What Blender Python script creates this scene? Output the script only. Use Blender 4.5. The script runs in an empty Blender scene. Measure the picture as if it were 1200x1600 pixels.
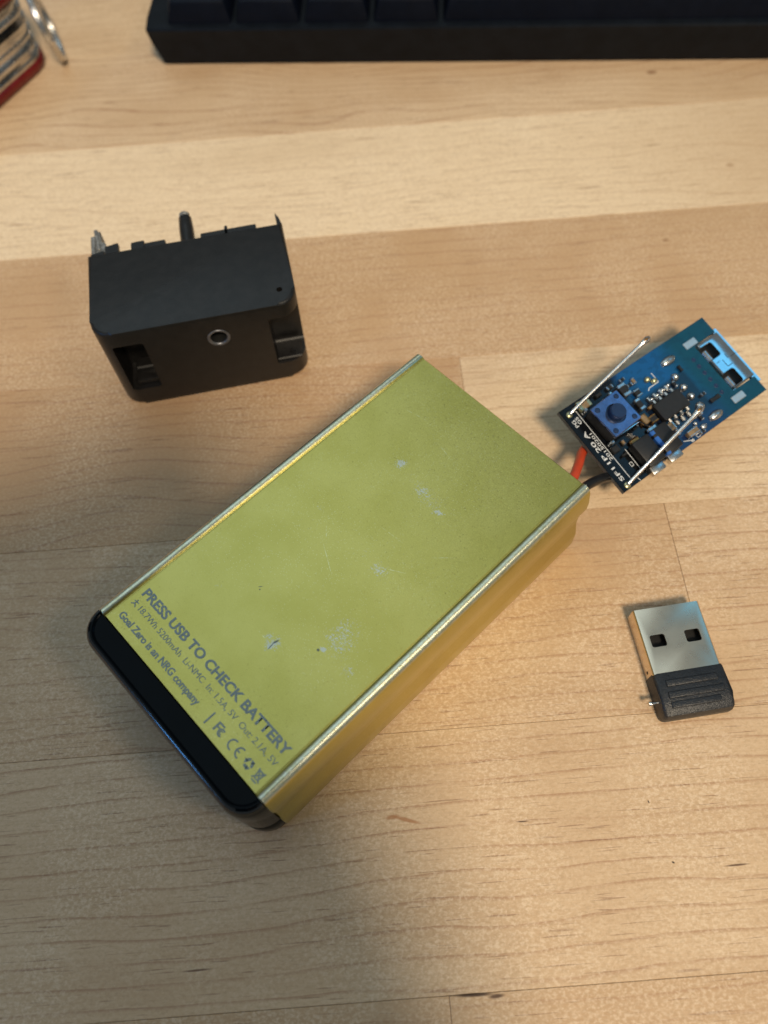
import bpy, bmesh, math, random
from mathutils import Vector, Matrix, Euler
random.seed(7)
R = math.radians
S = bpy.context.scene
COL = S.collection
S.unit_settings.scale_length = 0.01            # one Blender unit is one centimetre

# ------------------------------------------------------------------ camera
cam_d = bpy.data.cameras.new("camera")
cam = bpy.data.objects.new("camera", cam_d); COL.objects.link(cam)
cx = Vector((0.999457397586021, 0.0, -0.03293797824059717))
cy = Vector((0.015162904419113015, 0.8877389825996947, 0.46009736480709756))
cz = Vector((0.029240327292198613, -0.4603471502821089, 0.8872572932847531))
m = Matrix((cx, cy, cz)).transposed().to_4x4(); m.translation = (0, 0, 14.1388)
cam.matrix_world = m
cam_d.sensor_fit = 'AUTO'; cam_d.sensor_width = 36.0
cam_d.lens = 1230.11 * 36.0 / 1600.0
cam_d.clip_start = 0.1; cam_d.clip_end = 2000
cam_d.dof.use_dof = True
cam_d.dof.focus_distance = 13.6
cam_d.dof.aperture_fstop = 0.145
S.camera = cam

# ------------------------------------------------------------------ room light
W = bpy.data.worlds.new("World"); S.world = W; W.use_nodes = True
bg = W.node_tree.nodes['Background']
bg.inputs[0].default_value = (0.84, 0.97, 1.0, 1); bg.inputs[1].default_value = 0.185

def aim(o, target):
    d = Vector(target) - o.location
    o.rotation_euler = d.to_track_quat('-Z', 'Y').to_euler()

def lamp(name, kind, loc, target, energy, color, **kw):
    l = bpy.data.lights.new(name, kind); l.energy = energy; l.color = color
    for k, v in kw.items(): setattr(l, k, v)
    o = bpy.data.objects.new(name, l); COL.objects.link(o); o.location = loc; aim(o, target)
    return o
# warm desk lamp behind the viewer's shoulder
lamp("desk_lamp", 'SPOT', (24.3, -73.2, 126.4), (4, 8, 0), 860000, (1.0, 0.835, 0.62),
     shadow_soft_size=14, spot_size=R(50), spot_blend=0.3)
# bluish monitor off to the right, seen in the glossy board, and a cool window on the left
lamp("monitor_light", 'AREA', (32, 25, 34), (6.3, 10, 1), 640, (0.07, 0.54, 1.0),
     shape='RECTANGLE', size=11.5, size_y=13)
lamp("overhead_fill", 'AREA', (-26, 54, 110), (-2, 5, 2), 29000, (0.60, 0.80, 0.90),
     shape='RECTANGLE', size=96, size_y=96)  # added overhead fill without a known source, brightens the gold top
lamp("room_bulb", 'POINT', (66, -26, 88), (0, 4, 2), 52000, (1.0, 0.88, 0.70), shadow_soft_size=9.0)
lamp("window_light", 'AREA', (-62, -22, 38), (-4, 5, 1), 6200, (0.10, 0.40, 1.0),
     shape='RECTANGLE', size=9, size_y=10)

S.view_settings.view_transform = 'Standard'; S.view_settings.look = 'None'
S.view_settings.exposure = 0; S.view_settings.gamma = 1
S.render.engine = 'CYCLES'

# ------------------------------------------------------------------ helpers
def tag(o, label=None, cat=None, kind=None, group=None):
    if label: o['label'] = label
    if cat: o['category'] = cat
    if kind: o['kind'] = kind
    if group: o['group'] = group
    return o

def empty(name, loc=(0, 0, 0), rot=(0, 0, 0), label=None, cat=None):
    o = bpy.data.objects.new(name, None); COL.objects.link(o)
    o.location = loc; o.rotation_euler = rot; o.empty_display_size = 0.5
    return tag(o, label, cat)

def link(name, me, mat, parent=None, smooth=35):
    me.name = name
    if mat and not me.materials: me.materials.append(mat)
    if smooth and len(me.polygons):
        me.polygons.foreach_set('use_smooth', [True] * len(me.polygons))
        me.set_sharp_from_angle(angle=R(smooth))
    o = bpy.data.objects.new(name, me); COL.objects.link(o)
    if parent: o.parent = parent
    return o

def obj(name, bm, mat, parent=None, smooth=35):
    me = bpy.data.meshes.new(name)
    bmesh.ops.recalc_face_normals(bm, faces=bm.faces)
    bm.to_mesh(me); bm.free()
    return link(name, me, mat, parent, smooth)

def xf(bm, verts, mat):
    bmesh.ops.transform(bm, matrix=mat, verts=verts)

def box(bm, x0, x1, y0, y1, z0, z1, bev=0.0, seg=2, rot=None):
    r = bmesh.ops.create_cube(bm, size=1.0); vs = r['verts']
    for v in vs:
        v.co = Vector(((x0 + x1) / 2 + v.co.x * (x1 - x0), (y0 + y1) / 2 + v.co.y * (y1 - y0), (z0 + z1) / 2 + v.co.z * (z1 - z0)))
    if rot:
        c = Vector(((x0 + x1) / 2, (y0 + y1) / 2, (z0 + z1) / 2))
        xf(bm, vs, Matrix.Translation(c) @ rot.to_4x4() @ Matrix.Translation(-c))
    if bev:
        es = list({e for v in vs for e in v.link_edges})
        bmesh.ops.bevel(bm, geom=es, offset=bev, segments=seg, profile=0.5, affect='EDGES')
    return bm

def prism(bm, pts, z0, z1, bev=0.0, seg=2, bot=True):
    a = [bm.verts.new((x, y, z0)) for x, y in pts]
    b = [bm.verts.new((x, y, z1)) for x, y in pts]
    n = len(pts)
    fa = bm.faces.new(list(reversed(a))); fb = bm.faces.new(b)
    for i in range(n):
        bm.faces.new((a[i], a[(i + 1) % n], b[(i + 1) % n], b[i]))
    if bev:
        es = list(fb.edges) + (list(fa.edges) if bot else [])
        bmesh.ops.bevel(bm, geom=es, offset=bev, segments=seg, profile=0.5, affect='EDGES')
    return bm

def tube(bm, pts, rad, n=10, cap=True, samples=0):
    P = [Vector(p) for p in pts]
    rads = rad if isinstance(rad, (list, tuple)) else [rad] * len(P)
    if samples:                                   # Catmull-Rom through the points
        Q, rr = [], []
        for i in range(len(P) - 1):
            p0 = P[max(i - 1, 0)]; p1 = P[i]; p2 = P[i + 1]; p3 = P[min(i + 2, len(P) - 1)]
            for k in range(samples):
                t = k / samples
                Q.append(0.5 * ((2 * p1) + (p2 - p0) * t + (2 * p0 - 5 * p1 + 4 * p2 - p3) * t * t + (-p0 + 3 * p1 - 3 * p2 + p3) * t ** 3))
                rr.append(rads[i] * (1 - t) + rads[i + 1] * t)
        Q.append(P[-1]); rr.append(rads[-1]); P, rads = Q, rr
    rings = []
    up = Vector((0, 0, 1)); prev = None
    for i, p in enumerate(P):
        t = (P[min(i + 1, len(P) - 1)] - P[max(i - 1, 0)]).normalized()
        if prev is None:
            u = t.orthogonal().normalized()
        else:
            u = (prev - t * prev.dot(t)).normalized()
        prev = u; w = t.cross(u)
        rings.append([bm.verts.new(p + (u * math.cos(2 * math.pi * k / n) + w * math.sin(2 * math.pi * k / n)) * rads[i]) for k in range(n)])
    for a, b in zip(rings, rings[1:]):
        for k in range(n):
            bm.faces.new((a[k], a[(k + 1) % n], b[(k + 1) % n], b[k]))
    if cap:
        bm.faces.new(list(reversed(rings[0]))); bm.faces.new(rings[-1])
    return bm

def lathe(bm, prof, center=(0, 0, 0), n=28, rot=None):
    rings = []
    M = Matrix.Translation(center) @ (rot.to_4x4() if rot else Matrix())
    for r, z in prof:
        if r < 1e-6: rings.append([bm.verts.new(M @ Vector((0, 0, z)))])
        else: rings.append([bm.verts.new(M @ Vector((r * math.cos(2 * math.pi * k / n), r * math.sin(2 * math.pi * k / n), z))) for k in range(n)])
    for a, b in zip(rings, rings[1:]):
        for k in range(n):
            q = [a[k % len(a)], a[(k + 1) % len(a)], b[(k + 1) % len(b)], b[k % len(b)]]
            q2 = []
            for v in q:
                if v not in q2: q2.append(v)
            if len(q2) > 2: bm.faces.new(q2)
    return bm

def blob(bm, c, rx, ry, rz, seed=0, n=12, irr=0.12):
    r = bmesh.ops.create_uvsphere(bm, u_segments=n, v_segments=max(6, n // 2 + 1), radius=1.0)
    rnd = random.Random(seed)
    for v in r['verts']:
        k = 1 + irr * (rnd.random() - 0.5)
        v.co = Vector((c[0] + v.co.x * rx * k, c[1] + v.co.y * ry * k, c[2] + v.co.z * rz))
    return bm

def bm_(): return bmesh.new()

def cut(o, cutters):
    """Boolean the cutter meshes out of o (applied at once)."""
    for c in cutters:
        md = o.modifiers.new('cut', 'BOOLEAN'); md.operation = 'DIFFERENCE'; md.solver = 'EXACT'; md.object = c
    bpy.context.view_layer.update()
    dg = bpy.context.evaluated_depsgraph_get()
    me = bpy.data.meshes.new_from_object(o.evaluated_get(dg))
    o.modifiers.clear(); old = o.data; o.data = me; me.name = old.name
    for c in cutters: bpy.data.objects.remove(c)
    me.polygons.foreach_set('use_smooth', [True] * len(me.polygons)); me.set_sharp_from_angle(angle=R(30))
    return o

def cutter(bm, parent=None):
    me = bpy.data.meshes.new('cutter'); bmesh.ops.recalc_face_normals(bm, faces=bm.faces); bm.to_mesh(me); bm.free()
    o = bpy.data.objects.new('cutter', me); COL.objects.link(o)
    if parent: o.parent = parent
    return o

def text_mesh(body, x0, x1, base, cap, z, rot=None, bold=0.0, spacing=1.0, thick=0.0):
    """Flat lettering fitted between x0 and x1 on a baseline, cap-height cap."""
    c = bpy.data.curves.new('lettering', 'FONT'); c.body = body; c.offset = bold; c.space_character = spacing
    c.resolution_u = 3; c.extrude = thick / (cap / 0.7) if thick else 0
    o = bpy.data.objects.new('lettering', c)
    me = bpy.data.meshes.new_from_object(o)
    bpy.data.objects.remove(o); bpy.data.curves.remove(c)
    xs = [v.co.x for v in me.vertices]; lo, hi = min(xs), max(xs)
    s = cap / (0.69 + 2 * bold)
    sx = (x1 - x0) / (hi - lo) if x1 is not None else s
    for v in me.vertices:
        v.co = Vector((x0 + (v.co.x - lo) * sx, base + v.co.y * s, z + v.co.z * s))
    if rot: me.transform(rot)
    return me

def rounded(w, d, r, n=6, corners=(1, 1, 1, 1), cx=0, cy=0):
    """Rounded rectangle outline, corners in order ++ -+ -- +-."""
    pts = []
    for k, (sx, sy) in enumerate(((1, 1), (-1, 1), (-1, -1), (1, -1))):
        if corners[k]:
            rr = r * corners[k]
            for i in range(n + 1):
                a = math.pi / 2 * (k + i / n)
                pts.append((cx + sx * (w - rr) + rr * math.cos(a), cy + sy * (d - rr) + rr * math.sin(a)))
        else: pts.append((cx + sx * w, cy + sy * d))
    return pts

# ------------------------------------------------------------------ materials
class NT:
    def __init__(s, name):
        s.m = bpy.data.materials.new(name); s.m.use_nodes = True
        s.t = s.m.node_tree; s.p = s.t.nodes['Principled BSDF']
    def n(s, typ, **kw):
        q = s.t.nodes.new(typ)
        for k, v in kw.items():
            if k.startswith('i_'):
                q.inputs[int(k[2:])].default_value = v
            else: setattr(q, k, v)
        return q
    def l(s, a, b): s.t.links.new(a, b)
    def val(s, x, sock):
        if isinstance(x, (int, float)): sock.default_value = x
        else: s.l(x, sock)
    def math(s, op, a, b=0.0, clamp=False):
        q = s.n('ShaderNodeMath', operation=op, use_clamp=clamp)
        s.val(a, q.inputs[0]); s.val(b, q.inputs[1]); return q.outputs[0]
    def mix(s, f, a, b):
        q = s.n('ShaderNodeMix', data_type='RGBA'); s.val(f, q.inputs[0])
        for v, i in ((a, 6), (b, 7)):
            if isinstance(v, tuple): q.inputs[i].default_value = (*v, 1) if len(v) == 3 else v
            else: s.l(v, q.inputs[i])
        return q.outputs[2]
    def ramp(s, f, lo, hi):
        q = s.n('ShaderNodeMapRange', interpolation_type='SMOOTHSTEP'); s.val(f, q.inputs[0])
        q.inputs[1].default_value = lo; q.inputs[2].default_value = hi
        return q.outputs[0]
    def coords(s):
        if not hasattr(s, '_c'): s._c = s.n('ShaderNodeTexCoord').outputs['Object']
        return s._c
    def scaled(s, v, sc, off=(0, 0, 0)):
        q = s.n('ShaderNodeMapping'); s.l(v, q.inputs[0]); q.inputs['Scale'].default_value = sc; q.inputs['Location'].default_value = off
        return q.outputs[0]
    def noise(s, v, scale=1, detail=3, rough=0.5, dist=0):
        q = s.n('ShaderNodeTexNoise'); s.l(v, q.inputs['Vector']); q.inputs['Scale'].default_value = scale
        q.inputs['Detail'].default_value = detail; q.inputs['Roughness'].default_value = rough; q.inputs['Distortion'].default_value = dist
        return q.outputs[0]
    def bump(s, h, strength, dist=0.01):
        q = s.n('ShaderNodeBump'); s.l(h, q.inputs['Height']); q.inputs['Strength'].default_value = strength; q.inputs['Distance'].default_value = dist
        s.l(q.outputs[0], s.p.inputs['Normal']); return q
    def spot(s, x, y, rx, ry, rot=0.0, soft=0.5):
        """Elliptical mask at (x, y) in object space."""
        q = s.n('ShaderNodeMapping', vector_type='TEXTURE'); s.l(s.coords(), q.inputs[0])
        q.inputs['Location'].default_value = (x, y, 0); q.inputs['Rotation'].default_value = (0, 0, rot); q.inputs['Scale'].default_value = (rx, ry, 1)
        fl = s.n('ShaderNodeVectorMath', operation='MULTIPLY'); s.l(q.outputs[0], fl.inputs[0]); fl.inputs[1].default_value = (1, 1, 0)
        ln = s.n('ShaderNodeVectorMath', operation='LENGTH'); s.l(fl.outputs[0], ln.inputs[0])
        return s.ramp(ln.outputs['Value'], 1.0, soft)

def simple(name, base, rough=0.5, metal=0.0, var=0.12, nscale=6.0, bump=0.0, bscale=40.0, rvar=0.08, spec=None, coat=0.0):
    t = NT(name); v = t.coords()
    nz = t.noise(v, nscale, 4, 0.6)
    dark = tuple(c * (1 - var) for c in base); light = tuple(min(1, c * (1 + var)) for c in base)
    t.l(t.mix(t.ramp(nz, 0.3, 0.7), dark, light), t.p.inputs['Base Color'])
    t.p.inputs['Metallic'].default_value = metal
    rn = t.noise(v, nscale * 3.1, 3)
    t.l(t.math('ADD', t.math('MULTIPLY', rn, rvar * 2), rough - rvar), t.p.inputs['Roughness'])
    if spec is not None: t.p.inputs['Specular IOR Level'].default_value = spec
    if coat: t.p.inputs['Coat Weight'].default_value = coat; t.p.inputs['Coat Roughness'].default_value = 0.05
    if bump: t.bump(t.noise(v, bscale, 2, 0.6), bump, 0.01)
    return t.m

def wood_material():
    t = NT('maple_wood'); v = t.coords()
    at = t.n('ShaderNodeAttribute', attribute_type='OBJECT', attribute_name='seed')
    tone = t.n('ShaderNodeAttribute', attribute_type='OBJECT', attribute_name='tone').outputs['Fac']
    ring = t.n('ShaderNodeAttribute', attribute_type='OBJECT', attribute_name='ring').outputs['Fac']
    wav = t.n('ShaderNodeAttribute', attribute_type='OBJECT', attribute_name='wave').outputs['Fac']
    cmb = t.n('ShaderNodeCombineXYZ')
    t.l(t.math('MULTIPLY', at.outputs['Fac'], 17.3), cmb.inputs[0]); t.l(t.math('MULTIPLY', at.outputs['Fac'], 5.7), cmb.inputs[1]); t.l(at.outputs['Fac'], cmb.inputs[2])
    ad = t.n('ShaderNodeVectorMath', operation='ADD'); t.l(v, ad.inputs[0]); t.l(cmb.outputs[0], ad.inputs[1]); g = ad.outputs[0]
    # slow colour drift and cathedral patches
    slow = t.noise(t.scaled(g, (0.16, 0.55, 0.5)), 1, 3, 0.5, 0.4)
    c = t.mix(tone, (0.43, 0.242, 0.112), (0.80, 0.625, 0.42))
    c = t.mix(t.math('MULTIPLY', t.ramp(slow, 0.35, 0.72), t.math('SUBTRACT', 0.95, t.math('MULTIPLY', tone, 0.75), True)), c, (0.46, 0.285, 0.15))
    # growth rings: a warped sawtooth across the plank
    sx = t.n('ShaderNodeSeparateXYZ'); t.l(g, sx.inputs[0])
    warp = t.noise(t.scaled(g, (0.10, 0.28, 0.3)), 1, 2, 0.45)
    warp2 = t.noise(t.scaled(g, (0.55, 1.5, 0.3)), 1, 3, 0.5)
    y = t.math('ADD', t.math('MULTIPLY', sx.outputs[1], 2.9), t.math('MULTIPLY', warp, t.math('ADD', t.math('MULTIPLY', wav, 9.0), 2.0)))
    y = t.math('ADD', y, t.math('MULTIPLY', warp2, 0.40))
    saw = t.math('FRACT', y)
    line = t.math('MULTIPLY', t.ramp(saw, 0.80, 0.97), t.ramp(saw, 1.0, 0.97))
    broken = t.ramp(t.noise(t.scaled(g, (0.7, 5.0, 1)), 1, 3, 0.6), 0.24, 0.58)
    c = t.mix(t.math('MULTIPLY', t.math('MULTIPLY', line, broken), ring), c, (0.34, 0.17, 0.085))
    # fibres
    fib = t.noise(t.scaled(g, (1.3, 34, 4)), 1, 4, 0.65)
    c = t.mix(t.math('MULTIPLY', t.ramp(fib, 0.38, 0.8), 0.36), c, (0.42, 0.26, 0.14))
    # short dark pores along the grain
    pore = t.ramp(t.noise(t.scaled(g, (1.1, 24, 3), (3, 1, 0)), 1, 2, 0.5), 0.625, 0.71)
    c = t.mix(t.math('MULTIPLY', pore, 0.58), c, (0.22, 0.10, 0.048))
    # pale ray flecks, nearly square, with a slightly curly direction
    fl = t.noise(t.scaled(g, (16, 21, 6), (0, 9, 0)), 1, 3, 0.65, 0.5)
    curly = t.ramp(t.noise(t.scaled(g, (0.5, 0.35, 1), (5, 0, 0)), 1, 2), 0.34, 0.62)
    c = t.mix(t.math('MULTIPLY', t.math('MULTIPLY', t.ramp(fl, 0.40, 0.68), 0.36), t.math('ADD', t.math('MULTIPLY', curly, 0.75), 0.25)), c, (0.92, 0.76, 0.56))
    fd = t.noise(t.scaled(g, (13, 24, 6), (4, 2, 0)), 1, 3, 0.65, 0.4)
    c = t.mix(t.math('MULTIPLY', t.ramp(fd, 0.46, 0.70), 0.40), c, (0.40, 0.26, 0.14))
    # individual knots, nicks and dashes (real places on this table)
    for x, yy, rx, ry, rot, k, col in (
        (13.5, 17.2, 9.5, 6.5, 0.0, 0.75, (0.50, 0.335, 0.19)), (-2.0, 18.4, 6.0, 1.1, 0.05, 0.30, (0.56, 0.40, 0.24)),
        (0.02, 1.50, 0.32, 0.045, -0.30, 0.75, (0.36, 0.15, 0.05)), (-0.22, 1.56, 0.16, 0.05, 0.1, 0.7, (0.36, 0.15, 0.05)),
        (-3.44, -0.46, 0.30, 0.022, 0.02, 0.85, (0.13, 0.06, 0.03)), (5.3, 0.43, 0.26, 0.022, 0.02, 0.9, (0.09, 0.04, 0.02)),
        (1.95, 1.335, 0.13, 0.016, 0.0, 0.9, (0.09, 0.05, 0.03)), (4.29, 0.54, 0.035, 0.02, -0.5, 1.0, (0.03, 0.02, 0.015)),
        (4.10, 1.49, 0.016, 0.035, 0.3, 1.0, (0.05, 0.03, 0.02)), (7.37, 14.18, 0.10, 0.07, 0, 0.7, (0.26, 0.13, 0.06)),
        (8.47, 20.54, 0.20, 0.12, 0, 0.75, (0.24, 0.12, 0.06)), (9.6, 16.6, 0.14, 0.11, 0, 0.5, (0.33, 0.18, 0.09)),
        (0.83, -1.075, 0.40, 0.035, -0.02, 0.95, (0.05, 0.022, 0.012)), (1.18, -1.115, 0.16, 0.04, 0.05, 0.9, (0.07, 0.03, 0.015))):
        c = t.mix(t.math('MULTIPLY', t.spot(x, yy, rx, ry, rot, 0.35 if rx < 2 else 0.02), k), c, col)
    t.l(c, t.p.inputs['Base Color'])
    t.l(t.math('ADD', t.math('MULTIPLY', fib, 0.22), 0.36), t.p.inputs['Roughness'])
    t.p.inputs['Specular IOR Level'].default_value = 0.35
    h = t.math('SUBTRACT', t.math('MULTIPLY', fib, 0.5), pore)
    h = t.math('ADD', h, t.math('MULTIPLY', fl, 0.5))
    t.bump(h, 0.30, 0.012)
    return t.m

def gold_material():
    t = NT('anodised_lime_gold'); v = t.coords()
    nz = t.noise(v, 1.2, 3)
    c = t.mix(t.ramp(nz, 0.3, 0.7), (0.50, 0.43, 0.095), (0.55, 0.475, 0.12))
    # worn spots where the anodising has rubbed through
    w = None
    for x, y, rx, ry, rot, k in ((-0.57, 5.39, 0.22, 0.16, 0.6, 0.6), (0.2, 5.22, 0.75, 0.24, -0.2, 0.36), (1.05, 2.5, 0.45, 0.60, 0.4, 0.40), (0.62, 3.72, 0.30, 0.22, 0.2, 0.42), (0.34, 1.66, 0.24, 0.24, 0.2, 0.45), (0.3, 5.3, 0.7, 0.3, 0.3, 0.2), (1.1, 2.5, 0.6, 0.5, 0.4, 0.22), (0.7, 3.7, 0.55, 0.3, 0.2, 0.2), (0.2, 2.9, 0.5, 0.4, 0, 0.12), (-0.25, 5.35, 0.3, 0.12, 0.0, 0.16), (0.09, 5.28, 0.24, 0.11, 0.9, 0.55), (0.57, 5.15, 0.20, 0.10, 0.6, 0.55),
                                 (0.38, 5.2, 0.26, 0.10, 0.2, 0.22), (-0.92, 3.79, 0.12, 0.12, 0, 0.35), (0.57, 3.72, 0.22, 0.14, 0.4, 0.36), (0.25, 3.75, 0.2, 0.15, 0, 0.2),
                                 (0.36, 1.62, 0.20, 0.11, 1.35, 0.75), (0.22, 1.66, 0.12, 0.16, 0.4, 0.45), (0.98, 2.15, 0.09, 0.07, 0, 0.95), (0.95, 2.40, 0.30, 0.17, 0.7, 0.42), (1.08, 2.75, 0.18, 0.16, 0.2, 0.30),
                                 (1.50, 2.20, 0.22, 0.20, 0.3, 0.35), (1.28, 2.30, 0.2, 0.2, 0.3, 0.22), (-0.98, 1.67, 0.30, 0.07, 0.5, 0.22)):
        s_ = t.math('MULTIPLY', t.spot(x, y, rx, ry, rot, 0.1), k)
        w = s_ if w is None else t.math('MAXIMUM', w, s_)
    grain = t.noise(v, 27, 4, 0.85)
    worn = t.ramp(t.math('ADD', grain, t.math('MULTIPLY', w, 0.40)), 0.66, 0.73)
    worn = t.math('MULTIPLY', worn, t.ramp(w, 0.01, 0.25))
    c = t.mix(t.math('MULTIPLY', worn, 0.78), c, (0.60, 0.63, 0.60))
    dk = None
    for x, y, rx, ry, rot in ((0.36, 1.70, 0.075, 0.024, 1.3), (0.93, 2.09, 0.035, 0.03, 0), (-0.53, 2.13, 0.05, 0.010, 0.9), (-0.50, 2.09, 0.018, 0.018, 0), (0.36, 1.60, 0.012, 0.10, 0.1)):
        s_ = t.spot(x, y, rx, ry, rot, 0.4); dk = s_ if dk is None else t.math('MAXIMUM', dk, s_)
    c = t.mix(t.math('MULTIPLY', dk, 0.85), c, (0.06, 0.075, 0.09))
    # hairline scratches
    hl = None
    for x, y, L_, rot in ((-0.13, 3.24, 0.50, -0.50), (-0.50, 3.55, 0.3, -0.75), (0.80, 3.87, 0.26, 0.55), (0.3, 4.3, 0.3, 0.1), (0.13, 1.62, 0.22, -0.05), (-1.1, 6.3, 0.3, 0.2), (1.2, 4.6, 0.2, 0.8), (-0.2, 6.1, 0.25, -0.2)):
        s_ = t.spot(x, y, L_, 0.0075, rot, 0.3); hl = s_ if hl is None else t.math('MAXIMUM', hl, s_)
    hl = t.math('MULTIPLY', hl, t.ramp(t.noise(v, 18, 3), 0.4, 0.62))
    c = t.mix(t.math('MULTIPLY', hl, 0.6), c, (0.80, 0.80, 0.52))
    fv = t.n('ShaderNodeTexVoronoi'); t.l(v, fv.inputs['Vector']); fv.inputs['Scale'].default_value = 70
    fw = t.n('ShaderNodeTexWhiteNoise', noise_dimensions='3D'); t.l(fv.outputs['Position'], fw.inputs['Vector'])
    fleck = t.math('MULTIPLY', t.ramp(fw.outputs['Value'], 0.955, 0.97), t.ramp(t.noise(v, 0.55, 2), 0.36, 0.6))
    c = t.mix(t.math('MULTIPLY', fleck, 0.22), c, (0.84, 0.82, 0.50))
    sx = t.n('ShaderNodeSeparateXYZ'); t.l(v, sx.inputs[0])
    bead = t.math('MULTIPLY', t.ramp(t.math('ABSOLUTE', sx.outputs[0]), 1.935, 1.965), t.ramp(sx.outputs[2], 2.19, 2.25))
    bead = t.math('MULTIPLY', bead, t.math('ADD', t.math('MULTIPLY', t.ramp(t.noise(v, 16, 4, 0.7), 0.3, 0.62), 0.45), 0.5))
    c = t.mix(bead, c, (0.74, 0.75, 0.60))  # silver of the ridge highlight painted into the worn bead's colour
    t.l(c, t.p.inputs['Base Color'])
    t.p.inputs['Metallic'].default_value = 1.0
    r = t.math('ADD', t.math('MULTIPLY', grain, 0.10), 0.30)
    t.l(t.math('ADD', r, t.math('MULTIPLY', worn, 0.1)), t.p.inputs['Roughness'])
    # bead-blasted grain: every tiny facet leans its own way, a few lean a lot
    vo = t.n('ShaderNodeTexVoronoi'); t.l(v, vo.inputs['Vector']); vo.inputs['Scale'].default_value = 58
    bw = t.n('ShaderNodeTexWhiteNoise', noise_dimensions='3D'); t.l(vo.outputs['Position'], bw.inputs['Vector'])
    lean = t.math('ADD', t.math('MULTIPLY', t.ramp(bw.outputs['Value'], 0.91, 0.96), 0.16), 0.045)
    sub = t.n('ShaderNodeVectorMath', operation='SUBTRACT'); t.l(vo.outputs['Color'], sub.inputs[0]); sub.inputs[1].default_value = (0.5, 0.5, 0.5)
    scl = t.n('ShaderNodeVectorMath', operation='SCALE'); t.l(sub.outputs[0], scl.inputs[0]); t.l(lean, scl.inputs['Scale'])
    b_ = t.bump(t.noise(v, 70, 2), 0.25, 0.006)
    add = t.n('ShaderNodeVectorMath', operation='ADD'); t.l(b_.outputs[0], add.inputs[0]); t.l(scl.outputs[0], add.inputs[1])
    nrm_ = t.n('ShaderNodeVectorMath', operation='NORMALIZE'); t.l(add.outputs[0], nrm_.inputs[0]); t.l(nrm_.outputs[0], t.p.inputs['Normal'])
    t.p.inputs['Coat Weight'].default_value = 0.45; t.p.inputs['Coat Roughness'].default_value = 0.30
    return t.m

def board_material():
    t = NT('solder_mask'); v = t.coords()
    sx = t.n('ShaderNodeSeparateXYZ'); t.l(v, sx.inputs[0]); u_, v_ = sx.outputs[0], sx.outputs[1]
    blue = t.mix(t.ramp(u_, 0.35, 1.1), (0.004, 0.058, 0.185), (0.002, 0.033, 0.048))  # blue reflection painted into the black mask, fading to teal
    blue = t.mix(t.math('MULTIPLY', t.ramp(v_, -0.15, -0.5), t.ramp(u_, 1.3, 0.5)), blue, (0.006, 0.02, 0.07))
    # near-black zone around the parts
    inner = t.math('MULTIPLY', t.math('MULTIPLY', t.ramp(v_, 0.36, 0.24), t.ramp(u_, 0.86, 0.74)), t.ramp(v_, -0.70, -0.5))
    blue = t.mix(t.math('MULTIPLY', inner, 0.92), blue, (0.004, 0.007, 0.014))
    c = t.mix(t.ramp(u_, -0.45, -0.72), blue, (0.0025, 0.003, 0.004))
    pour = t.ramp(t.noise(t.scaled(v, (4.5, 6, 1)), 1, 2, 0.4), 0.54, 0.56)
    c = t.mix(t.math('MULTIPLY', pour, 0.25), c, (0.002, 0.006, 0.015))
    t.l(c, t.p.inputs['Base Color']); t.p.inputs['Roughness'].default_value = 0.16
    t.l(t.math('ADD', t.math('MULTIPLY', t.noise(v, 9, 3), 0.12), 0.12), t.p.inputs['Roughness'])
    t.bump(t.noise(v, 30, 3), 0.08, 0.006)
    return t.m

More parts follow.
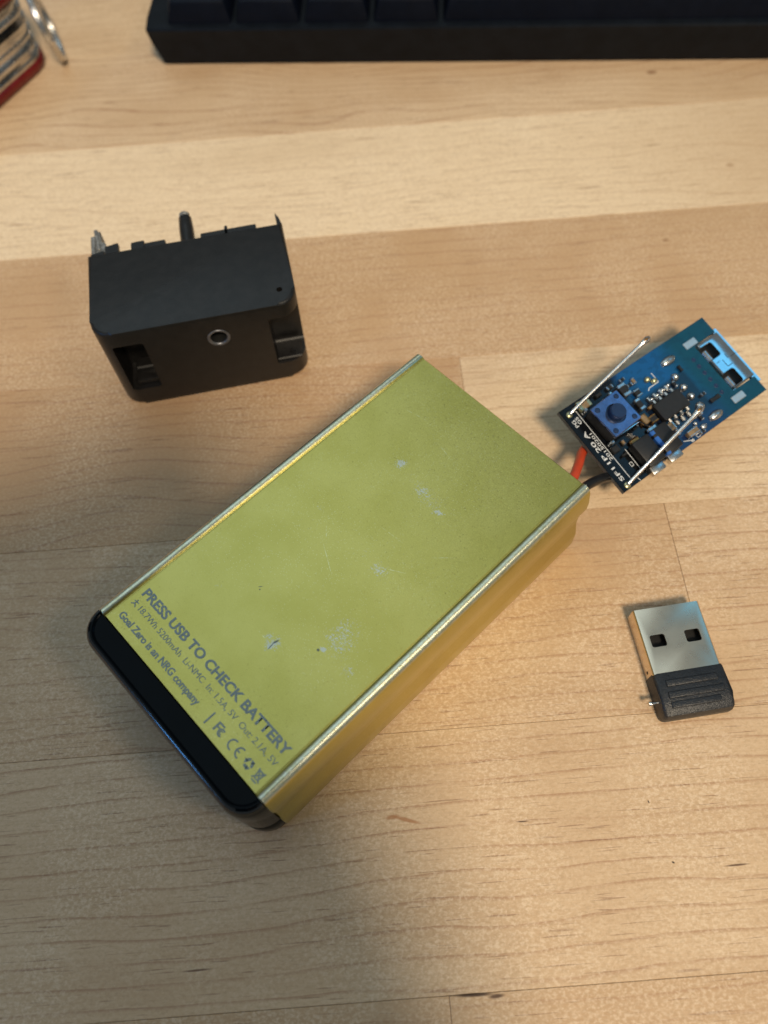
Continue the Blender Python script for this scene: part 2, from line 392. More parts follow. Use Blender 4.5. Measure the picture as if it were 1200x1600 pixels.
M = dict(
    wood=wood_material(), gold=gold_material(), pcb=board_material(),
    slab=simple('table_core', (0.30, 0.17, 0.085), 0.7),
    cap=simple('satin_black_plastic', (0.0010, 0.0022, 0.0036), 0.17, var=0.2, nscale=3, bump=0.01, bscale=60, spec=0.06),
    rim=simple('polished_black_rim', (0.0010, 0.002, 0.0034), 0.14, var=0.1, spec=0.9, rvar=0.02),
    black=simple('charcoal_plastic', (0.0095, 0.0090, 0.0090), 0.36, var=0.2, nscale=4, bump=0.06, bscale=70, spec=0.38),
    kb=simple('keyboard_plastic', (0.0055, 0.0075, 0.011), 0.42, var=0.2, nscale=2, bump=0.1, bscale=50, spec=0.10),
    key=simple('keycap_plastic', (0.0025, 0.0038, 0.0085), 0.38, var=0.15, nscale=2, bump=0.08, bscale=40, spec=0.12),
    grey=simple('worn_grey_plastic', (0.16, 0.165, 0.165), 0.45, var=0.4, nscale=9, bump=0.3, bscale=18),
    ring=simple('brushed_bushing', (0.15, 0.155, 0.175), 0.38, metal=0.7, var=0.25, nscale=8),
    print=simple('grey_print', (0.255, 0.292, 0.280), 0.5, var=0.10, nscale=20, metal=0.3),
    grip=simple('textured_black_grip', (0.012, 0.013, 0.016), 0.38, var=0.25, nscale=8, bump=1.0, bscale=40, spec=0.5),
    steel=simple('plug_steel', (0.76, 0.64, 0.49), 0.28, metal=1.0, var=0.04, nscale=2, bump=0.02, bscale=60, rvar=0.03),
    nickel=simple('bright_nickel', (0.66, 0.66, 0.66), 0.13, metal=1.0, var=0.08, nscale=5, bump=0.03, bscale=25, rvar=0.03),
    plate=simple('reflection_tinted_plate', (0.22, 0.25, 0.40), 0.24, metal=1.0, var=0.15, nscale=6, bump=0.04, bscale=25),  # monitor's blue reflection put into the plate's base colour
    tin=simple('tinned_wire', (0.72, 0.71, 0.70), 0.20, metal=1.0, var=0.08, nscale=7, bump=0.03, bscale=12),
    solder=simple('solder', (0.62, 0.61, 0.59), 0.28, metal=1.0, var=0.2, nscale=14, bump=0.3, bscale=14),
    pad=simple('tinned_pad', (0.80, 0.80, 0.76), 0.42, metal=1.0, var=0.04),
    flux=simple('yellowed_solder', (0.52, 0.50, 0.30), 0.32, metal=0.9, var=0.25, nscale=12, bump=0.3, bscale=14),
    copper=simple('bare_copper', (0.55, 0.27, 0.09), 0.35, metal=1.0, var=0.25, nscale=10),
    chip=simple('chip_epoxy', (0.010, 0.010, 0.011), 0.5, var=0.2, nscale=10, bump=0.2, bscale=50),
    band=simple('blue_band', (0.025, 0.12, 0.42), 0.45, var=0.15),
    button=simple('button_plastic', (0.006, 0.022, 0.07), 0.42, var=0.1),
    ceram=simple('tan_ceramic', (0.22, 0.15, 0.08), 0.45, var=0.2, nscale=10),
    silk=simple('white_legend', (0.62, 0.64, 0.66), 0.6, var=0.12, nscale=25),
    edge=simple('board_edge', (0.10, 0.105, 0.115), 0.6, var=0.3, nscale=12),
    seam=simple('dark_gap', (0.01, 0.02, 0.03), 0.6),
    dark=simple('deep_black', (0.003, 0.003, 0.003), 0.7),
    red=simple('red_insulation', (0.52, 0.055, 0.018), 0.40, var=0.1, nscale=5),
    blackw=simple('black_insulation', (0.006, 0.006, 0.007), 0.35, var=0.2, nscale=5),
    kred=simple('knife_red', (0.12, 0.007, 0.006), 0.25, var=0.15, nscale=2),
    ksteel=simple('knife_steel', (0.62, 0.60, 0.57), 0.26, metal=1.0, var=0.12, nscale=3),
    kdark=simple('knife_gap', (0.02, 0.02, 0.02), 0.5),
    cell=simple('cell_wrap', (0.03, 0.10, 0.06), 0.4),
)

# ------------------------------------------------------------------ table: a slab of glued staves
TA = 0.0693052652591
table = bm_()
box(table, -21, 23, -9.1, 34.95, -3.2, -0.35, 0.05, 1)
table = obj('table_top', table, M['slab']); table.rotation_euler = (0, 0, TA)
tag(table, 'maple butcher block table top of glued staves', kind='structure')
rows = [-9.1, -5.1, -1.06, 2.95, 7.07, 11.12, 15.18, 19.11, 23.2, 27.2, 31.1, 35.0]
#        butt joints in each row, tones, ring strengths, waviness of each stave
staves = [([3.0], [(.55, .5, .2), (.6, .4, .2)]), ([0.46, 14.0], [(.30, .5, .1), (.30, .5, .1), (.6, .5, .1)]), ([-14.5, 11.0], [(.5, .5, .1), (.50, .70, .16), (.6, .5, .2)]),
          ([-11.0, 5.66], [(.5, .5, .2), (.36, .6, .45), (.42, .7, .35)]), ([-12.5, 2.0, 15.0], [(.5, .5, .2), (.08, .9, .62), (.78, .45, .10), (.5, .5, .2)]),
          ([-13.0, 13.0], [(.4, .5, .2), (.22, .6, .10), (.4, .5, .3)]), ([-12.0, 14.0], [(.5, .5, .2), (1.25, .3, .5), (.5, .5, .3)]), ([16.0], [(.55, .9, 1.0), (.5, .5, .3)]),
          ([-4.0], [(.6, .5, .3), (.5, .5, .5)]), ([6.0], [(.6, .5, .3), (.5, .5, .5)]), ([-8.0], [(.6, .5, .3), (.5, .5, .5)])]
gap = 0.0025
seed = 0
for r, (butts, props) in enumerate(staves):
    us = [-21] + butts + [23]
    for k in range(len(us) - 1):
        b = bm_()
        dz = 0.004 * math.sin(seed * 2.7)          # staves sit a hair uneven
        box(b, us[k] + gap, us[k + 1] - gap, rows[r] + gap, rows[r + 1] - gap, -0.349, 0.0 + min(0, dz), 0.007, 1)
        o = obj('plank', b, M['wood'], table, smooth=0)
        o['seed'] = float(seed) * 1.37 + 0.4; o['tone'] = props[k][0]; o['ring'] = props[k][1]; o['wave'] = props[k][2]
        seed += 1

# ------------------------------------------------------------------ the phone the photograph is taken with
PF = Matrix((cx, cy, cz)).transposed()
th = R(22)
ux = PF @ Vector((math.cos(th), math.sin(th), 0)); uy = PF @ Vector((-math.sin(th), math.cos(th), 0))
corner = Vector((0, 0, 14.1388)) + cz * 1.3 + PF @ Vector((-0.52, 1.02, 0))
pc = corner - ux * 4.1 - uy * 8.2
ph = empty('phone', pc, Matrix((ux, uy, cz)).transposed().to_euler(), 'dark phone in a slim case whose soft shadow falls across the left of the table', 'phone')
b = bm_(); prism(b, rounded(4.1, 8.2, 1.1, 8), 0.0, 0.85, 0.12, 2); obj('case', b, simple('phone_case', (0.02, 0.02, 0.022), 0.5), ph)
b = bm_(); prism(b, rounded(3.75, 7.85, 0.9, 8), 0.851, 0.872); obj('screen', b, simple('phone_glass', (0.01, 0.01, 0.012), 0.1), ph)

# ------------------------------------------------------------------ lime gold battery pack
pack = empty('battery_pack', (-3.5728, 2.9729, 0), (0, 0, -0.803746),
             'lime gold aluminium battery pack with black end cap, lying in the middle of the table', 'battery pack')
L = 7.31
half = [(0, 2.25), (1.0, 2.25), (1.885, 2.25), (1.895, 2.25), (1.905, 2.246), (1.915, 2.2465), (1.928, 2.257), (1.945, 2.270), (1.965, 2.280), (1.99, 2.287), (2.015, 2.287), (2.04, 2.279), (2.065, 2.262), (2.088, 2.236), (2.106, 2.202), (2.122, 2.15),
        (2.150, 1.98), (2.160, 1.90), (2.165, 1.86), (2.168, 1.68), (2.164, 1.63), (2.150, 1.58), (2.110, 1.49), (2.094, 1.44), (2.088, 1.38), (2.086, 1.30), (2.086, 1.02), (2.089, 0.98), (2.150, 0.66), (2.158, 0.60), (2.158, 0.22), (2.15, 0.15), (2.13, 0.06), (2.08, 0.012), (2.0, 0.0), (0, 0)]
outer = half + [(-x, z) for x, z in reversed(half[1:-1])]
def offset_profile(p, d):
    return [(x * (1 - d / 2.1), 1.145 + (z - 1.145) * (1 - d / 1.145)) for x, z in p]
inner = offset_profile(outer, 0.14)
b = bm_()
def ring_at(y, prof, ins=0.0): return [b.verts.new((x, y, z)) for x, z in (offset_profile(prof, ins) if ins else prof)]
seq = [ring_at(0.0, outer, 0.02), ring_at(0.018, outer)] + [ring_at(L * k / 6, outer) for k in range(1, 6)] + [ring_at(L - 0.012, outer), ring_at(L, outer, 0.012), ring_at(L, inner), ring_at(L - 1.4, inner)]
for a_, c_ in zip(seq, seq[1:]):
    n = len(a_)
    for k in range(n): b.faces.new((a_[k], a_[(k + 1) % n], c_[(k + 1) % n], c_[k]))
b.faces.new(seq[0]); b.faces.new(list(reversed(seq[-1])))
obj('shell', b, M['gold'], pack, smooth=28)
for x in (-0.95, 0.95):
    b = bm_(); lathe(b, [(0, 0), (0.84, 0), (0.88, -0.04), (0.88, -0.62), (0, -0.62)], (x, L - 0.72, 1.13), 32, Matrix.Rotation(R(-90), 3, 'X'))
    c_ = obj('battery_cell', b, M['cell'], pack)
    b = bm_(); lathe(b, [(0, 0.04), (0.30, 0.04), (0.32, 0.0), (0.32, -0.02), (0, -0.02)], (x, L - 0.70, 1.13), 20, Matrix.Rotation(R(-90), 3, 'X')); obj('terminal', b, M['nickel'], c_)

# black end cap: plan with rounded outer corners, top rim slightly proud of a shallow panel
b = bm_()
def cap_plan(ins): return [(x, y) for x, y in rounded(2.125 - ins, 0.62 - ins, 0.46 - ins * 0.7, 8, (0, 0, 1, 1), 0, 0.62 - 0.475)]
def cap_ring(ins, z):
    pts = [(x, min(y, -0.004)) for x, y in cap_plan(ins)]
    return [b.verts.new((x, y, z)) for x, y in pts]
levels = [(0.12, 0.0), (0.04, 0.02), (0.008, 0.09), (0.0, 0.22), (0.0, 0.70), (0.012, 0.725), (0.012, 0.745), (0.0, 0.77), (0.0, 1.9), (0.004, 2.08), (0.014, 2.165), (0.032, 2.225), (0.06, 2.262), (0.092, 2.276), (0.118, 2.272), (0.138, 2.254), (0.15, 2.245), (0.16, 2.244)]
rr = [cap_ring(i, z) for i, z in levels]
for a_, c_ in zip(rr, rr[1:]):
    n = len(a_)
    for k in range(n): b.faces.new((a_[k], a_[(k + 1) % n], c_[(k + 1) % n], c_[k]))
b.faces.new(list(reversed(rr[0]))); b.faces.new(rr[-1])
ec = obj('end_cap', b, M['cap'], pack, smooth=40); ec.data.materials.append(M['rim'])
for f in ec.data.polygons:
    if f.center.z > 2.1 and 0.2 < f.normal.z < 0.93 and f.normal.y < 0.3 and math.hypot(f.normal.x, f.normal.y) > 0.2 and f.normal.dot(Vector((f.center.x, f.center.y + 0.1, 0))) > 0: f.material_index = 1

ZT = 2.2535
for body, x0, x1, base, cap_, bold, sp in (('PRESS USB TO CHECK BATTERY', -1.80, 1.80, 0.655, 0.170, 0.034, 1.0),
                                  ('18.7Wh 5200mAh  Li-NMC  In: 1.5A, 5V  Out: 2.1A, 5V', -1.625, 1.80, 0.446, 0.102, 0.0, 0.98),
                                  ('Goal Zero is an NRG company', -1.775, 0.275, 0.170, 0.126, 0.030, 0.98)):
    link('lettering', text_mesh(body, x0, x1, base, cap_, ZT, bold=bold, spacing=sp), M['print'], pack, smooth=0)
def poly(b, pts, z): b.faces.new([b.verts.new((x, y, z)) for x, y in pts])
def stroke(b, x0, y0, x1, y1, w, z):
    d = Vector((x1 - x0, y1 - y0)); n_ = Vector((-d.y, d.x)).normalized() * w / 2
    poly(b, [(x0 + n_.x, y0 + n_.y), (x0 - n_.x, y0 - n_.y), (x1 - n_.x, y1 - n_.y), (x1 + n_.x, y1 + n_.y)], z)
def arc(b, x, y, r, a0, a1, w, z, n=10):
    for k in range(n):
        s0, s1 = a0 + (a1 - a0) * k / n, a0 + (a1 - a0) * (k + 1) / n
        poly(b, [(x + (r + q) * math.cos(R(s)), y + (r + q) * math.sin(R(s))) for s, q in ((s0, -w / 2), (s0, w / 2), (s1, w / 2), (s1, -w / 2))], z)
b = bm_(); stroke(b, 0.565, 0.10, 0.565, 0.325, 0.028, ZT); obj('divider_line', b, M['print'], pack, 0)
b = bm_(); stroke(b, 0.735, 0.14, 0.735, 0.30, 0.034, ZT); stroke(b, 0.752, 0.286, 0.85, 0.286, 0.028, ZT); stroke(b, 0.752, 0.222, 0.80, 0.222, 0.028, ZT)
arc(b, 0.865, 0.198, 0.052, 50, 310, 0.030, ZT); arc(b, 0.865, 0.198, 0.022, 50, 310, 0.016, ZT); obj('approval_mark', b, M['print'], pack, 0)
b = bm_(); arc(b, 1.13, 0.215, 0.080, 75, 285, 0.027, ZT); obj('conformity_letter', b, M['print'], pack, 0)
b = bm_(); arc(b, 1.30, 0.215, 0.080, 75, 285, 0.027, ZT); stroke(b, 1.232, 0.215, 1.29, 0.215, 0.025, ZT); obj('conformity_letter', b, M['print'], pack, 0)
b = bm_()
for k in range(3):
    a0 = 90 + 120 * k
    arc(b, 1.50, 0.212, 0.062, a0 + 14, a0 + 82, 0.042, ZT, 6)
    ex, ey = 1.50 + 0.062 * math.cos(R(a0 + 84)), 0.212 + 0.062 * math.sin(R(a0 + 84)); ta = R(a0 + 84 + 90)
    poly(b, [(ex + 0.05 * math.cos(ta), ey + 0.05 * math.sin(ta)), (ex + 0.042 * math.cos(ta + 2.0), ey + 0.042 * math.sin(ta + 2.0)), (ex + 0.042 * math.cos(ta - 2.0), ey + 0.042 * math.sin(ta - 2.0))], ZT)
obj('recycling_mark', b, M['print'], pack, 0)
b = bm_(); X, Y = 1.735, 0.212
stroke(b, X - 0.075, Y - 0.085, X + 0.07, Y + 0.085, 0.02, ZT); stroke(b, X + 0.075, Y - 0.085, X - 0.07, Y + 0.085, 0.02, ZT + 0.0006)
stroke(b, X - 0.055, Y + 0.055, X - 0.035, Y - 0.06, 0.02, ZT + 0.0012); stroke(b, X + 0.055, Y + 0.055, X + 0.035, Y - 0.06, 0.02, ZT + 0.0012)
stroke(b, X - 0.07, Y + 0.06, X + 0.07, Y + 0.06, 0.024, ZT + 0.0018); stroke(b, X - 0.04, Y - 0.062, X + 0.04, Y - 0.062, 0.02, ZT + 0.0018); stroke(b, X - 0.05, Y - 0.105, X + 0.05, Y - 0.105, 0.024, ZT)
obj('bin_mark', b, M['print'], pack, 0)
b = bm_(); X, Y = -1.745, 0.497                     # little runner-like arrow glyph before the second line
stroke(b, X - 0.05, Y + 0.02, X + 0.05, Y + 0.03, 0.018, ZT); stroke(b, X - 0.005, Y + 0.065, X - 0.01, Y - 0.03, 0.018, ZT + 0.0006); stroke(b, X - 0.01, Y - 0.01, X - 0.055, Y - 0.055, 0.018, ZT); stroke(b, X + 0.0, Y - 0.01, X + 0.05, Y - 0.055, 0.018, ZT + 0.0012)
obj('print_mark', b, M['print'], pack, 0)

# ------------------------------------------------------------------ black plastic end housing
hs = empty('plug_housing', (-4.106, 10.458, 0), (0, 0, 0.20227),
           'black plastic end housing with two slots and a round bushing, broken pegs along its back', 'plastic housing')
b = bm_()
pts = [(2.05, 2.26)] + [(-2.05, 2.26)]
for k, sx in ((0, -1), (1, 1)):
    r_ = 0.42
    for i in range(9):
        a = math.pi + math.pi / 2 * (i / 8) if k == 0 else 1.5 * math.pi + math.pi / 2 * (i / 8)
        pts.append((sx * (2.05 - r_) + r_ * math.cos(a), r_ + r_ * math.sin(a)))
prism(b, pts, 0.0, 2.29, 0.085, 4)
body = obj('body', b, M['black'], hs)
cs = []
b = bm_(); box(b, -1.76, -1.14, -0.2, 0.75, 0.50, 1.90, 0.06, 2); cs.append(cutter(b, hs))
b = bm_(); box(b, 1.39, 2.6, -0.2, 0.62, 0.52, 1.92, 0.03, 1); cs.append(cutter(b, hs))
b = bm_(); box(b, -1.86, 1.86, 1.0, 3.0, 0.18, 2.12, 0.05, 1); cs.append(cutter(b, hs))
b = bm_(); lathe(b, [(0, -0.9), (0.235, -0.9), (0.235, 0.3), (0, 0.3)], (0.34, 0, 1.66), 32, Matrix.Rotation(R(90), 3, 'X')); cs.append(cutter(b, hs))
b = bm_(); lathe(b, [(0, -0.5), (0.062, -0.5), (0.062, 0.3), (0, 0.3)], (1.735, 0.40, 2.29), 20); cs.append(cutter(b, hs))
cut(body, cs)
b = bm_(); lathe(b, [(0.166, 0.05), (0.168, 0.012), (0.185, -0.006), (0.222, -0.010), (0.236, 0.004), (0.238, 0.5)], (0.34, 0, 1.66), 32, Matrix.Rotation(R(-90), 3, 'X'))
bush = obj('bushing', b, M['ring'], hs)
b = bm_(); lathe(b, [(0, 0.62), (0.10, 0.62), (0.160, 0.58), (0.165, 0.02)], (0.34, 0, 1.66), 24, Matrix.Rotation(R(-90), 3, 'X')); obj('screw_seat', b, M['dark'], bush)  # hole's shade put into a near-black inner sleeve
b = bm_(); box(b, -1.62, -1.15, 0.10, 0.55, 0.505, 0.66, 0.03, 2); box(b, -1.60, -1.16, 0.34, 0.62, 0.60, 0.80, 0.03, 1); obj('slot_ledge', b, M['black'], hs)
b = bm_(); box(b, 1.40, 1.95, 0.06, 0.5, 0.525, 0.60, 0.02, 1); lathe(b, [(0, 0.05), (0.05, 0.04), (0.06, 0)], (1.75, 0.22, 0.60), 12); obj('slot_ledge', b, M['black'], hs)
b = bm_(); tube(b, [(0.0, 1.3, 1.86), (0.0, 2.9, 1.94), (0.0, 3.22, 1.955), (0.0, 3.31, 1.96)], [0.16, 0.155, 0.14, 0.07], 14)
peg = obj('peg', b, M['black'], hs)
b = bm_(); blob(b, (0.0, 3.29, 1.99), 0.11, 0.07, 0.11, 4, 10, 0.3); obj('peg_tip', b, M['grey'], peg)
# torn post at the back left
b = bm_(); rnd = random.Random(3)
prism(b, [(-2.0, 1.9), (-1.72, 1.9), (-1.72, 2.75), (-1.80, 2.70), (-1.80, 3.08), (-1.86, 3.10), (-1.87, 2.92), (-1.93, 2.98), (-2.0, 2.94)], 1.80, 2.13, 0.02, 1)
tp_ = obj('torn_post', b, M['grey'], hs)
b = bm_(); box(b, -1.90, -1.82, 2.5, 3.12, 2.08, 2.17, 0.02, 1, Matrix.Rotation(0.1, 3, 'Z')); box(b, -1.99, -1.90, 2.3, 2.9, 2.10, 2.19, 0.02, 1); box(b, -1.82, -1.70, 2.2, 2.72, 2.0, 2.14, 0.02, 1); obj('splinter', b, M['grey'], tp_)
for x0, x1, y1, z0 in ((-1.68, -1.40, 2.50, 2.15), (-1.98, -1.7, 2.34, 2.13), (-1.14, -0.86, 2.45, 2.16), (-0.86, -0.42, 2.37, 2.16), (0.32, 1.50, 2.37, 2.16), (0.83, 0.90, 2.47, 2.19)):
    b = bm_(); q = 0.03
    prism(b, [(x0, 2.2), (x1, 2.2), (x1, y1 - q * 0.3), (x1 - q, y1), (x0 + q * 0.4, y1 - (0.05 if x0 < -1.3 else 0.01)), (x0, y1 - 0.07)], z0, 2.262, 0.008, 1); obj('tab', b, M['black'], hs)
b = bm_(); prism(b, [(1.94, 2.2), (2.045, 2.2), (2.045, 2.26), (2.0, 2.46), (1.945, 2.62), (1.935, 2.5)], 2.0, 2.25, 0.012, 1); obj('spike', b, M['black'], hs)

# ------------------------------------------------------------------ small USB dongle
dg_ = empty('usb_dongle', (4.868, 3.92, 0), (0, 0, 0.15108),
            'tiny USB dongle with a steel plug and ribbed black grip, right of the gold pack', 'usb dongle')
b = bm_(); prism(b, [(-0.62, -0.1), (0.61, -0.1), (0.61, 1.185), (-0.62, 1.185)], 0.004, 0.45, 0.0)
es = [e for e in b.edges if abs(e.verts[0].co.y - e.verts[1].co.y) > 0.5]
bmesh.ops.bevel(b, geom=es, offset=0.055, segments=3, profile=0.5, affect='EDGES')
plug = obj('plug_shell', b, M['steel'], dg_)
cs = []
b = bm_(); box(b, -0.585, 0.575, 0.15, 1.6, 0.04, 0.415); cs.append(cutter(b, dg_))
for x0, x1 in ((-0.472, -0.20), (0.163, 0.435)):
    b = bm_(); box(b, x0, x1, 0.458, 0.682, 0.3, 0.6, 0.035, 2); cs.append(cutter(b, dg_))
b = bm_(); box(b, -0.8, -0.5, 0.06, 0.12, 0.16, 0.24, 0.02, 1); cs.append(cutter(b, dg_))
cut(plug, cs)
b = bm_(); box(b, -0.57, 0.56, 0.16, 1.15, 0.045, 0.235, 0.02, 1); obj('contact_block', b, M['dark'], dg_)
for x in (-0.36, -0.12, 0.12, 0.36):
    b = bm_(); box(b, x - 0.05, x + 0.05, 0.78, 1.12, 0.236, 0.246); obj('contact', b, M['copper'], dg_)
b = bm_()
prof = [(0.0, 0.0), (0.0, 0.445), (-0.03, 0.462), (-0.50, 0.462), (-0.66, 0.445), (-0.75, 0.39), (-0.785, 0.28), (-0.785, 0.12), (-0.76, 0.03), (-0.70, 0.0)]
prism(b, prof, -0.625, 0.64, 0.0)
for v in b.verts: v.co = Vector((v.co.z, v.co.x, v.co.y))
es = [e for e in b.edges if abs(e.verts[0].co.x - e.verts[1].co.x) < 1e-5 and not (abs(e.verts[0].co.y) < 1e-4 and abs(e.verts[1].co.y) < 1e-4) and max(e.verts[0].co.z, e.verts[1].co.z) > 0.001]
bmesh.ops.bevel(b, geom=es, offset=0.07, segments=3, profile=0.5, affect='EDGES')
obj('grip', b, M['grip'], dg_)
for y, z, x0, x1 in ((-0.20, 0.462, -0.45, 0.47), (-0.405, 0.462, -0.47, 0.53), (-0.575, 0.448, -0.47, 0.42)):
    b = bm_(); box(b, x0, x1, y - 0.066, y + 0.056, z - 0.05, z + 0.022, 0.021, 3); obj('rib', b, M['grip'], dg_)
b = bm_(); lathe(b, [(0, 0), (0.036, 0.0), (0.042, 0.012), (0.042, 0.05), (0.026, 0.06), (0.026, 0.3)], (-0.80, -0.47, 0.30), 14, Matrix.Rotation(R(90), 3, 'Y')); obj('metal_pin', b, M['nickel'], dg_)

# ------------------------------------------------------------------ circuit board held up by its wires
BR = (Matrix.Rotation(0.642, 3, 'Z') @ Matrix.Rotation(0.0403, 3, 'Y') @ Matrix.Rotation(0.2145, 3, 'X'))
bd = empty('circuit_board', (5.197, 9.233, 1.0), BR.to_euler(),
           'blue and black circuit board with a USB socket, push button and two wire prongs', 'circuit board')
BM = Matrix.Translation((5.197, 9.233, 1.0)) @ BR.to_4x4(); BI = BM.inverted()
b = bm_()
out = [(-2.047, -1.0), (-1.02, -1.0), (-1.0, -0.94), (-0.90, -0.93), (-0.86, -0.97), (-0.60, -0.97), (-0.57, -0.93), (-0.50, -0.93), (-0.47, -1.0), (2.047, -1.0),
       (2.047, -0.63), (1.40, -0.63), (1.40, 0.59), (2.047, 0.59), (2.047, 1.0), (-2.047, 1.0)]
prism(b, out, -0.10, 0.0, 0.006, 1)
pcb = obj('board', b, M['pcb'], bd, 30); pcb.data.materials.append(M['edge'])
for f in pcb.data.polygons:
    if abs(f.normal.z) < 0.5: f.material_index = 1
Z0 = 0.0
# USB socket
b = bm_(); prism(b, [(1.425, -0.605), (2.03, -0.605), (2.03, 0.565), (1.425, 0.565)], -0.70, 0.055, 0.03, 2)
us = obj('usb_socket', b, M['nickel'], bd)
cs = []
for v0, v1 in ((0.12, 0.475), (-0.575, -0.225)):
    b = bm_(); prism(b, rounded(0.165, (v1 - v0) / 2, 0.06, 4, (1, 1, 1, 1), 1.575, (v0 + v1) / 2), -0.35, 0.3); cs.append(cutter(b, bd))
b = bm_(); box(b, 1.5, 2.5, -0.56, 0.52, -0.65, 0.022); cs.append(cutter(b, bd))
cut(us, cs)
b = bm_(); box(b, 1.42, 2.12, -0.74, -0.66, -0.72, -0.112, 0.02, 1); box(b, 1.42, 2.12, 0.62, 0.70, -0.72, -0.112, 0.02, 1); box(b, 1.42, 2.12, -0.74, 0.70, -0.78, -0.70, 0.02, 1); obj('socket_skirt', b, M['nickel'], us)
b = bm_(); prism(b, [(2.03, -0.62), (2.03, 0.575), (2.11, 0.665), (2.125, 0.665), (2.19, 0.665), (2.19, -0.775), (2.11, -0.775)], -0.16, -0.075, 0.015, 1); obj('socket_lip', b, M['nickel'], us)
b = bm_(); box(b, 1.44, 2.0, -0.55, 0.51, -0.46, -0.24, 0.02, 1); obj('tongue_liner', b, M['chip'], us)  # tongue enlarged into a dark liner, standing in for shade inside the socket
for v0, v1 in ((0.14, 0.455), (-0.555, -0.245)):
    b = bm_()
    n = 8
    for k in range(n):
        a0, a1 = math.pi * k / n, math.pi * (k + 1) / n
        p0 = (1.50 + 0.085 * -math.cos(a0), -0.10 + 0.13 * math.sin(a0)); p1 = (1.50 + 0.085 * -math.cos(a1), -0.10 + 0.13 * math.sin(a1))
        b.faces.new([b.verts.new((p0[0], v0, p0[1])), b.verts.new((p1[0], v0, p1[1])), b.verts.new((p1[0], v1 - 0.08, p1[1])), b.verts.new((p0[0], v1 - 0.08, p0[1]))])
    bmesh.ops.remove_doubles(b, verts=b.verts, dist=1e-4)
    bmesh.ops.solidify(b, geom=b.faces[:], thickness=0.02)
    obj('spring', b, M['tin'], us)
b = bm_()
for q in ((1.88, -0.02, 2.03, -0.02), (1.80, -0.02, 1.80, 0.09), (1.66, -0.16, 1.80, -0.16), (1.66, 0.02, 1.66, -0.16), (1.50, 0.02, 1.60, 0.02)): stroke(b, *q, 0.014, 0.0575)
obj('seam', b, M['seam'], us, 0)
# pads and solder
for cx_, cy_ in ((1.375, 0.675), (1.395, -0.79)):
    b = bm_(); box(b, cx_ - 0.165, cx_ + 0.165, cy_ - 0.075, cy_ + 0.075, -0.01, 0.012, 0.006, 1); obj('pad', b, M['pad'], bd)
for i, (x, y, rx, ry, rz) in enumerate(((0.665, 0.63, 0.20, 0.095, 0.09), (0.685, -0.82, 0.20, 0.095, 0.09), (0.525, 0.275, 0.085, 0.085, 0.10), (0.52, 0.005, 0.085, 0.085, 0.10), (0.515, -0.225, 0.085, 0.085, 0.10), (0.53, -0.50, 0.11, 0.10, 0.09),
                                        (0.17, -0.72, 0.055, 0.05, 0.06), (0.29, -0.86, 0.085, 0.06, 0.05), (-0.62, -0.76, 0.04, 0.04, 0.05))):
    b = bm_(); blob(b, (x, y, 0.0), rx, ry, rz, i); obj('solder_joint', b, M['solder'], bd)
for i, (x, y) in enumerate(((0.262, 0.215), (0.20, 0.13), (0.092, 0.20), (0.03, 0.115), (-0.085, 0.175), (-0.13, 0.09), (-0.25, 0.17), (-0.29, 0.085))):
    b = bm_(); blob(b, (x, y, 0.015), 0.052, 0.046, 0.055, 20 + i, 10); obj('solder_joint', b, M['solder'], bd)
for i, (x, y) in enumerate(((-0.02, 0.55), (0.09, 0.455))):
    b = bm_(); blob(b, (x, y, 0.02), 0.075, 0.06, 0.06, 40 + i, 10, 0.3); obj('solder_joint', b, M['flux'], bd)
for k in range(6):
    x, y = 1.163, 0.353 - k * 0.173
    b = bm_(); lathe(b, [(0.022, 0.0015), (0.036, 0.006), (0.05, 0.0015)], (x, y, 0), 12); lathe(b, [(0.0, 0.001), (0.022, 0.001)], (x, y, 0.0008), 12); obj('via', b, M['button'], bd)
# silkscreen
def silk(body, v0, v1, ubase, cap_, bold=0.012):
    rot = Matrix(((0, -1, 0, 0), (1, 0, 0, 0), (0, 0, 1, 0), (0, 0, 0, 1)))       # text x -> v, text y -> -u
    me = text_mesh(body, v0, v1, -ubase, cap_, 0.004, rot, bold)
    return link('lettering', me, M['silk'], bd, 0)
silk('SF11P 20 A', -0.80, 0.40, -1.862, 0.085, 0.012); silk('20150201', -0.36, 0.30, -1.772, 0.062, 0.004)
silk('GS', 0.56, 0.72, -1.79, 0.075); silk('PG', 0.54, 0.70, -1.885, 0.075)
b = bm_()
for q in ((-1.735, 0.86, -1.745, -0.90, 0.014), (-1.43, -0.33, -1.44, -0.88, 0.014), (-1.62, -0.92, -1.60, -0.99, 0.014), (-1.56, -0.60, -1.56, -0.68, 0.012), (-1.50, -0.60, -1.50, -0.68, 0.012), (-1.56, -0.60, -1.50, -0.60, 0.012), (-1.56, -0.68, -1.50, -0.68, 0.012),
          (-0.10, 0.39, 0.17, 0.39, 0.016), (0.17, 0.39, 0.17, 0.62, 0.016), (-0.10, 0.39, -0.15, 0.35, 0.02), (0.36, -0.21, 0.36, 0.06, 0.030), (-0.30, -0.87, -0.12, -0.95, 0.014), (0.02, -0.97, 0.10, -0.97, 0.012), (0.02, -0.91, 0.10, -0.91, 0.012), (0.02, -0.97, 0.02, -0.91, 0.012), (0.10, -0.97, 0.10, -0.91, 0.012)): stroke(b, *q, 0.0035)
tag(obj('legend_lines', b, M['silk'], bd, 0), kind='stuff')
silk('8', -0.99, -0.93, -0.08, 0.075)
